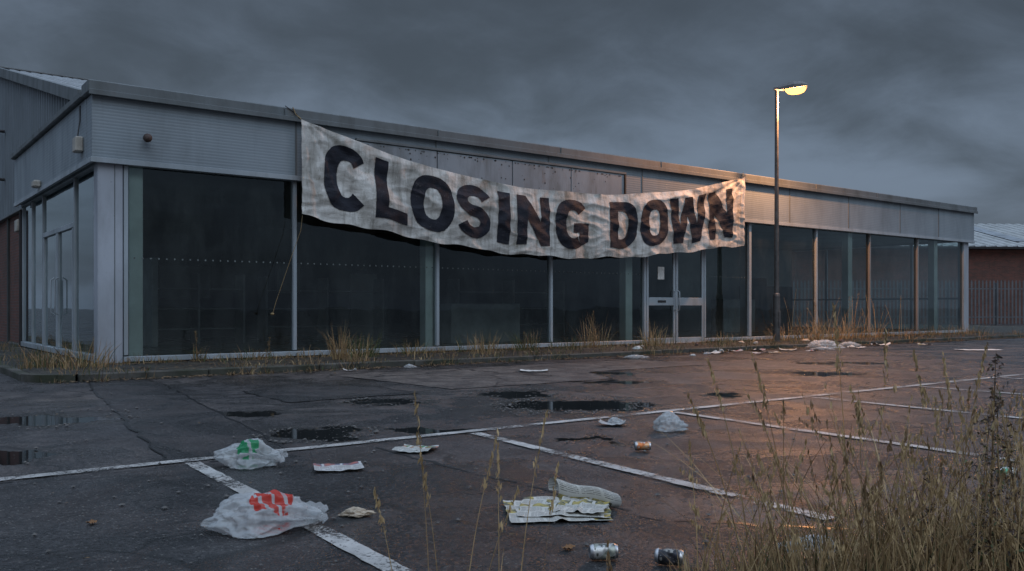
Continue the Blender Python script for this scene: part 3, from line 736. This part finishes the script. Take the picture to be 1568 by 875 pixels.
# ---------------------------------------------------------------- litter
def bagmat(name,logo,lc=(0,0),lr=.35,stripe=False,clear=.32):
    m,t=newmat(name); v=t.obj()
    base=t.mix(t.mr(t.noise(v,7,5),.3,.7),(.50,.54,.56),(.74,.77,.78))
    tf=t.mr(t.noise(v,8,4,.6,.6),.35,.65,clear*.45,clear*1.7)
    if logo:
        x,y,z=t.sep(v)
        dx=t.math('SUBTRACT',x,lc[0]); dy=t.math('SUBTRACT',y,lc[1])
        wob=t.math('MULTIPLY',t.math('SUBTRACT',t.noise(v,9,3),.5),.05)
        r_=t.math('ADD',t.math('SQRT',t.math('ADD',t.math('MULTIPLY',dx,dx),t.math('MULTIPLY',dy,dy))),wob)
        msk=t.mr(r_,lr,lr*.95)
        ring=t.mr(t.math('ABSOLUTE',t.math('SINE',t.math('MULTIPLY',t.math('ADD',dx,t.math('MULTIPLY',dy,.7)),52 if stripe else 34))),.38,.46)
        msk=t.math('MULTIPLY',msk,ring)
        base=t.mix(msk,base,logo)
        tf=t.math('MULTIPLY',t.math('SUBTRACT',1.0,t.math('MULTIPLY',msk,.8)),tf)
    rdg=t.math('ABSOLUTE',t.math('SUBTRACT',t.noise(t.scale(v,1,1.8,1),13,3,.55,1.0),.5))
    p=prin(t,Base_Color=base,Roughness=.22,Normal=t.bump(rdg,-.9,.014))
    tl=t.n('ShaderNodeBsdfTranslucent',Color=base).outputs[0]
    s=t.n('ShaderNodeMixShader',i0=.4,i1=p,i2=tl).outputs[0]
    tr=t.n('ShaderNodeBsdfTransparent').outputs[0]
    out(t,t.n('ShaderNodeMixShader',i0=tf,i1=s,i2=tr).outputs[0]); return m
def bag(name,loc,sx_,sy_,sz_,mat,seed,rot=0,handles=True,sub=6,crumple=0.0):
    bm=bmesh.new(); bmesh.ops.create_icosphere(bm,subdivisions=sub,radius=1)
    for v in bm.verts:
        n_=v.co.normalized(); q=n_*1.0+Vector((seed*3.1,seed,0))
        ang=math.atan2(n_.z,n_.y)
        lo_=mn.noise(q)
        fan=1-abs(mn.noise(Vector((math.cos(ang)*2.4+seed,math.sin(ang)*2.4,n_.x*.6+seed))))*3
        rid2=1-abs(mn.noise(q*2.3+Vector((1,7,2))))*3
        rid3=1-abs(mn.noise(q*5+Vector((3,2,9))))*3
        rid4=1-abs(mn.noise(q*12+Vector((3,8,9))))*3
        r_=.78+.36*lo_+.16*fan*(.45+.55*max(0,n_.x+.4))+(.075+crumple)*rid2+(.032+crumple*.5)*rid3+.014*rid4
        p=n_*r_
        neck=1-.5*max(0,n_.x)**1.5
        tail=1-.30*max(0,-n_.x)**2
        z_=p.z*neck*tail+.20
        if z_<0: z_*=.1
        foot=1+.40*max(0,.3-z_)
        v.co=Vector((p.x*sx_*1.15,p.y*sy_*foot*neck*tail,max(.003,(z_+.03)*sz_)))
    me=bpy.data.meshes.new(name); bm.to_mesh(me); bm.free(); me.materials.append(mat)
    me.polygons.foreach_set('use_smooth',[True]*len(me.polygons))
    o=bpy.data.objects.new(name,me); COL.objects.link(o); o.location=loc; o.rotation_euler=(0,0,rot)
    if handles:
        for ph in (.4,-.35):
            vs=[];fs=[];K=30
            for i in range(K+1):
                a=math.pi*i/K
                cx=sx_*.60+sx_*.55*math.sin(a); cy=ph*sy_*.7+sy_*.26*math.cos(a); cz=.012+sz_*(.16*math.sin(a)*(.6+ph)+ .30*abs(math.cos(a)))
                wv=.006*math.sin(i*1.7+seed)
                vs+=[(cx,cy,max(.006,cz+wv)),(cx+.022*math.sin(a)+.006,cy+.02*math.cos(a),max(.008,cz+.018-wv))]
                if i: fs.append((2*i-2,2*i-1,2*i+1,2*i))
            mesh('handle',vs,fs,mat,o,smooth=True)
    return o
Mg=bagmat('bag_green_logo',(.02,.30,.12),(.01,-.06),.07,clear=.38); Mr=bagmat('bag_red_logo',(.62,.05,.03),(.04,-.06),.095,True,clear=.38); Mw=bagmat('bag_white',None,clear=.40)
yaw=math.radians(-37.2)
bag('plastic_bag',(2.13,5.68,.008),.19,.16,.15,Mg,1,yaw)
bag('plastic_bag',(1.58,4.03,.008),.24,.20,.165,Mr,4,yaw+.2)
bag('plastic_bag',(5.56,5.12,.008),.12,.10,.125,Mw,7,yaw,False,5,.06)
bag('plastic_bag',(3.25,2.18,.008),.12,.07,.07,Mw,9,yaw,False,5,.08)
bag('plastic_bag',(20.1,13.2,.008),.40,.25,.15,Mw,12,yaw,True,5,.14)
bag('plastic_bag',(21.4,13.3,.008),.26,.22,.10,Mw,13,yaw,True,5,.14)
bag('plastic_bag',(19.3,12.7,.008),.24,.2,.05,Mw,15,yaw,False,5,.14)
bag('plastic_bag',(13.0,12.9,.008),.20,.15,.05,Mw,17,yaw,False,5,.14)

def printmat(name,tint=(.50,.49,.45),pic=(.07,.08,.06),pic2=(.42,.33,.08)):
    m,t=newmat(name); v=t.uv()
    tx=t.n('ShaderNodeTexBrick',{'offset':.3},Vector=v,Scale=1.0,Color1=(.05,.05,.05,1),Color2=(.20,.20,.19,1),Mortar=(*tint,1))
    tx.inputs['Brick Width'].default_value=.05; tx.inputs['Row Height'].default_value=.0095; tx.inputs['Mortar Size'].default_value=.0030
    bl=t.n('ShaderNodeTexBrick',{'offset':.5},Vector=v,Scale=1.0,Color1=(0,0,0,1),Color2=(1,1,1,1),Mortar=(0,0,0,1))
    bl.inputs['Brick Width'].default_value=.12; bl.inputs['Row Height'].default_value=.09; bl.inputs['Mortar Size'].default_value=.008
    ph=t.mr(t.sep(bl.outputs[0])[0],.50,.52)
    pc=t.mix(t.mr(t.noise(v,14,4,.7),.44,.56),pic,pic2)
    c=t.mix(ph,tx.outputs[0],pc); c=t.mix(bl.outputs[1],c,(*tint,))
    c=t.mix(t.mr(t.noise(v,5,6),.4,.7,0,.35),c,(.25,.22,.17))
    out(t,prin(t,Base_Color=c,Roughness=.75,Normal=t.bump(t.noise(v,14,4),.35,.015))); return m
M_news=printmat('newsprint'); M_leaf1=printmat('leaflet_green',(.45,.47,.45),(.03,.18,.08),(.4,.12,.08)); M_leaf2=printmat('leaflet_blue',(.45,.45,.45),(.08,.10,.16),(.35,.1,.08))
def sheetobj(name,wd,ht,fn,mat,parent=None,nx=36,ny=30,loc=None,rot=0):
    vs=[];fs=[];uvs=[]
    for j in range(ny+1):
        for i in range(nx+1):
            u_=i/nx;v_=j/ny; vs.append(fn(u_,v_)); uvs.append((u_*wd,v_*ht))
    for j in range(ny):
        for i in range(nx): fs.append((j*(nx+1)+i,j*(nx+1)+i+1,(j+1)*(nx+1)+i+1,(j+1)*(nx+1)+i))
    o=mesh(name,vs,fs,mat,parent,smooth=True,loc=loc); o.rotation_euler=(0,0,rot)
    ul=o.data.uv_layers.new(name='UVMap')
    for l in o.data.loops: ul.data[l.index].uv=uvs[l.vertex_index]
    return o
NP=empty('newspaper',(2.95,3.47,.01)); NP.rotation_euler=(0,0,yaw)
def page(x0,y0,wd,ht,rot,seed,lift,edge=0):
    c_,s_=math.cos(rot),math.sin(rot)
    def fn(u,v):
        ex=.012*mn.noise(Vector((v*5,seed,1)))
        x_=(u-.5)*wd+ex;y_=(v-.5)*ht+.012*mn.noise(Vector((u*5,seed,7)))
        z_=lift+.010*mn.noise(Vector((u*4+seed,v*3,seed)))+.006*mn.noise(Vector((u*11,v*9,seed)))+edge*max(0,u-.7)**2*6+.012*math.exp(-((u-.48)/.05)**2)+.10*max(0,(v-.9))*max(0,math.sin(u*9+seed))
        return (x0+x_*c_-y_*s_,y0+x_*s_+y_*c_,max(.002+lift*.6,z_))
    return fn
sheetobj('page',.52,.46,page(-.03,-.06,.50,.46,.10,1,.005),M_news,NP)
sheetobj('page',.46,.42,page(.02,-.02,.46,.42,-.08,5,.014),M_news,NP)
sheetobj('page',.26,.40,page(.12,.0,.26,.40,-.22,9,.026,.015),M_news,NP)
def roll(u,v):
    L_=.32; a=v*5.6-.6; r_=.030+.020*v+.014*(1-u); ax=-.03+u*L_; ay=.22-u*.20
    nxr,nyr=.53,.85
    return (ax-nxr*r_*math.cos(a),ay+nyr*r_*math.cos(a),.066+r_*.9*math.sin(a)-.02*u+.006*math.sin(u*9+v*4))
sheetobj('rolled_page',.34,.25,roll,M_news,NP,30,36)
def flatpiece(name,loc,wd,ht,mat,rot,seed,curl=.03):
    def fn(u,v):
        x_=(u-.5)*wd+.02*wd*mn.noise(Vector((v*5,seed,1)));y_=(v-.5)*ht
        return (x_,y_,max(.003,.008+curl*(2*abs(u-.5))**3*(.5+mn.noise(Vector((seed,v*2,0))))+.010*mn.noise(Vector((u*5,v*5,seed)))+.2*curl*max(0,math.sin(v*4+seed))*abs(v-.5)))
    return sheetobj(name,wd,ht,fn,mat,None,20,16,loc,rot)
flatpiece('leaflet',(2.55,5.22,.008),.31,.26,M_leaf2,yaw+.25,2,.02)
flatpiece('leaflet',(3.33,5.55,.008),.27,.28,M_leaf1,yaw-.2,5,.02)
flatpiece('leaflet',(8.95,11.2,.01),.45,.3,M_paper,yaw,8)
flatpiece('leaflet',(15.6,13.1,.01),.35,.3,M_paper,yaw+.4,9,.08)
flatpiece('leaflet',(16.8,13.4,.01),.35,.3,M_leaf2,yaw,10,.08)
flatpiece('leaflet',(18.3,13.0,.01),.4,.4,M_news,yaw-.3,11,.06)
flatpiece('leaflet',(22.0,10.2,.01),1.0,.5,M_paper,yaw,12,.02)
flatpiece('leaflet',(22.8,13.2,.01),.4,.4,M_paper,yaw,13,.08)
flatpiece('leaflet',(6.6,13.1,.01),.2,.12,M_paper,yaw,14,.05)
flatpiece('leaflet',(5.43,5.68,.008),.23,.16,M_leaf2,yaw-.2,15,.05)
for i in range(9): flatpiece('leaflet',(rr(15,24),rr(12.3,13.4),.01),rr(.15,.4),rr(.12,.3),random.choice((M_paper,M_leaf2,M_news)),rr(0,6),40+i,.04)
bag('crumpled_paper',(2.04,3.98,.008),.075,.045,.035,simple('card_paper',(.42,.35,.27),.8,0,.2,20),21,yaw,False,5,.1)
bag('crumpled_paper',(5.5,5.72,.008),.07,.06,.05,Mw,23,yaw,False,5,.1)
bag('crumpled_paper',(7.8,13.2,.008),.10,.08,.05,Mw,25,yaw,False,4,.1)
cp=bpy.data.materials['card_paper']
for i in range(16):
    k=R(); mt=random.choice((Mw,cp,M_paper,M_rusty)); bx,by=rr(14,23),rr(12.6,15.2)
    bag('crumpled_paper',(bx,by,.106 if by>13.6 else .008),rr(.04,.12),rr(.04,.09),rr(.03,.06),mt,30+i,rr(0,6),False,3,.12)
M_bl=simple('brown_leaf_mat',(.20,.10,.04),.8)
flatpiece('brown_leaf',(2.49,2.88,.006),.06,.04,M_bl,.4,3,.012)
flatpiece('brown_leaf',(.95,4.6,.006),.05,.035,M_bl,.9,4,.012)

def canmat(name,ca,cb,cc):
    m,t=newmat(name); v=t.obj(); x,y,z=t.sep(v)
    f1=t.mr(t.math('ABSOLUTE',t.math('SUBTRACT',z,.06)),.043,.0445,1,0)
    ang=t.math('ARCTAN2',y,x)
    f2=t.mr(t.math('SINE',t.math('ADD',t.math('MULTIPLY',ang,2.0),t.math('MULTIPLY',z,60))),.1,.2)
    f3=t.mr(t.noise(v,55,2),.56,.6)
    c=t.mix(f2,ca,cb); c=t.mix(f3,c,cc); c=t.mix(f1,(.55,.55,.56),c)
    c=t.mix(t.mr(t.noise(v,30,5),.5,.75,0,.5),c,(.1,.09,.08))
    out(t,prin(t,Base_Color=c,Metallic=t.mr(f1,0,1,.9,.45),Roughness=.36)); return m
def can(loc,rot,mat,seed,dent=.012):
    prof=[(.001,.004),(.018,.006),(.024,.0),(.027,.002),(.033,.012)]+[(.033,.012+.088*i/16) for i in range(1,17)]+[(.031,.106),(.027,.114),(.0275,.117),(.025,.117),(.024,.112),(.001,.112)]
    vs,fs=lathe(prof,40); nv_=[]
    for p in vs:
        p=Vector(p); k=mn.noise(Vector((p.x*22+seed,p.y*22,p.z*20))); rr_=math.hypot(p.x,p.y)
        mid=math.sin(math.pi*min(1,max(0,p.z/.117)))
        s_=1-dent/.033*max(0,k)*mid*1.8; nv_.append((p.x*s_,p.y*s_,p.z))
    o=mesh('drinks_can',nv_,fs,mat,None,smooth=True); o.location=loc
    o.rotation_euler=(Matrix.Rotation(rot,3,'Z')@Matrix.Rotation(math.pi/2,3,'Y')).to_euler(); return o
can((2.45,2.70,.041),yaw+.08,canmat('can_silver',(.45,.46,.45),(.30,.32,.28),(.08,.09,.08)),1)
can((2.63,2.50,.041),yaw-.35,canmat('can_dark',(.03,.03,.035),(.05,.05,.06),(.35,.33,.3)),3)
can((4.58,4.56,.041),yaw,canmat('can_orange',(.5,.15,.04),(.55,.30,.15),(.6,.55,.5)),5,.006)
can((5.62,2.50,.041),yaw,canmat('can_green',(.05,.25,.15),(.55,.56,.55),(.5,.5,.5)),7)

# ---------------------------------------------------------------- camera
cd=bpy.data.cameras.new('Camera'); co=bpy.data.objects.new('Camera',cd); COL.objects.link(co)
co.location=(0,0,1.05); co.rotation_euler=(math.radians(90),0,math.radians(-37.2))
cd.sensor_width=36; cd.lens=30.93; cd.shift_y=.0214; cd.clip_end=3000; cd.clip_start=.05
sc.camera=co
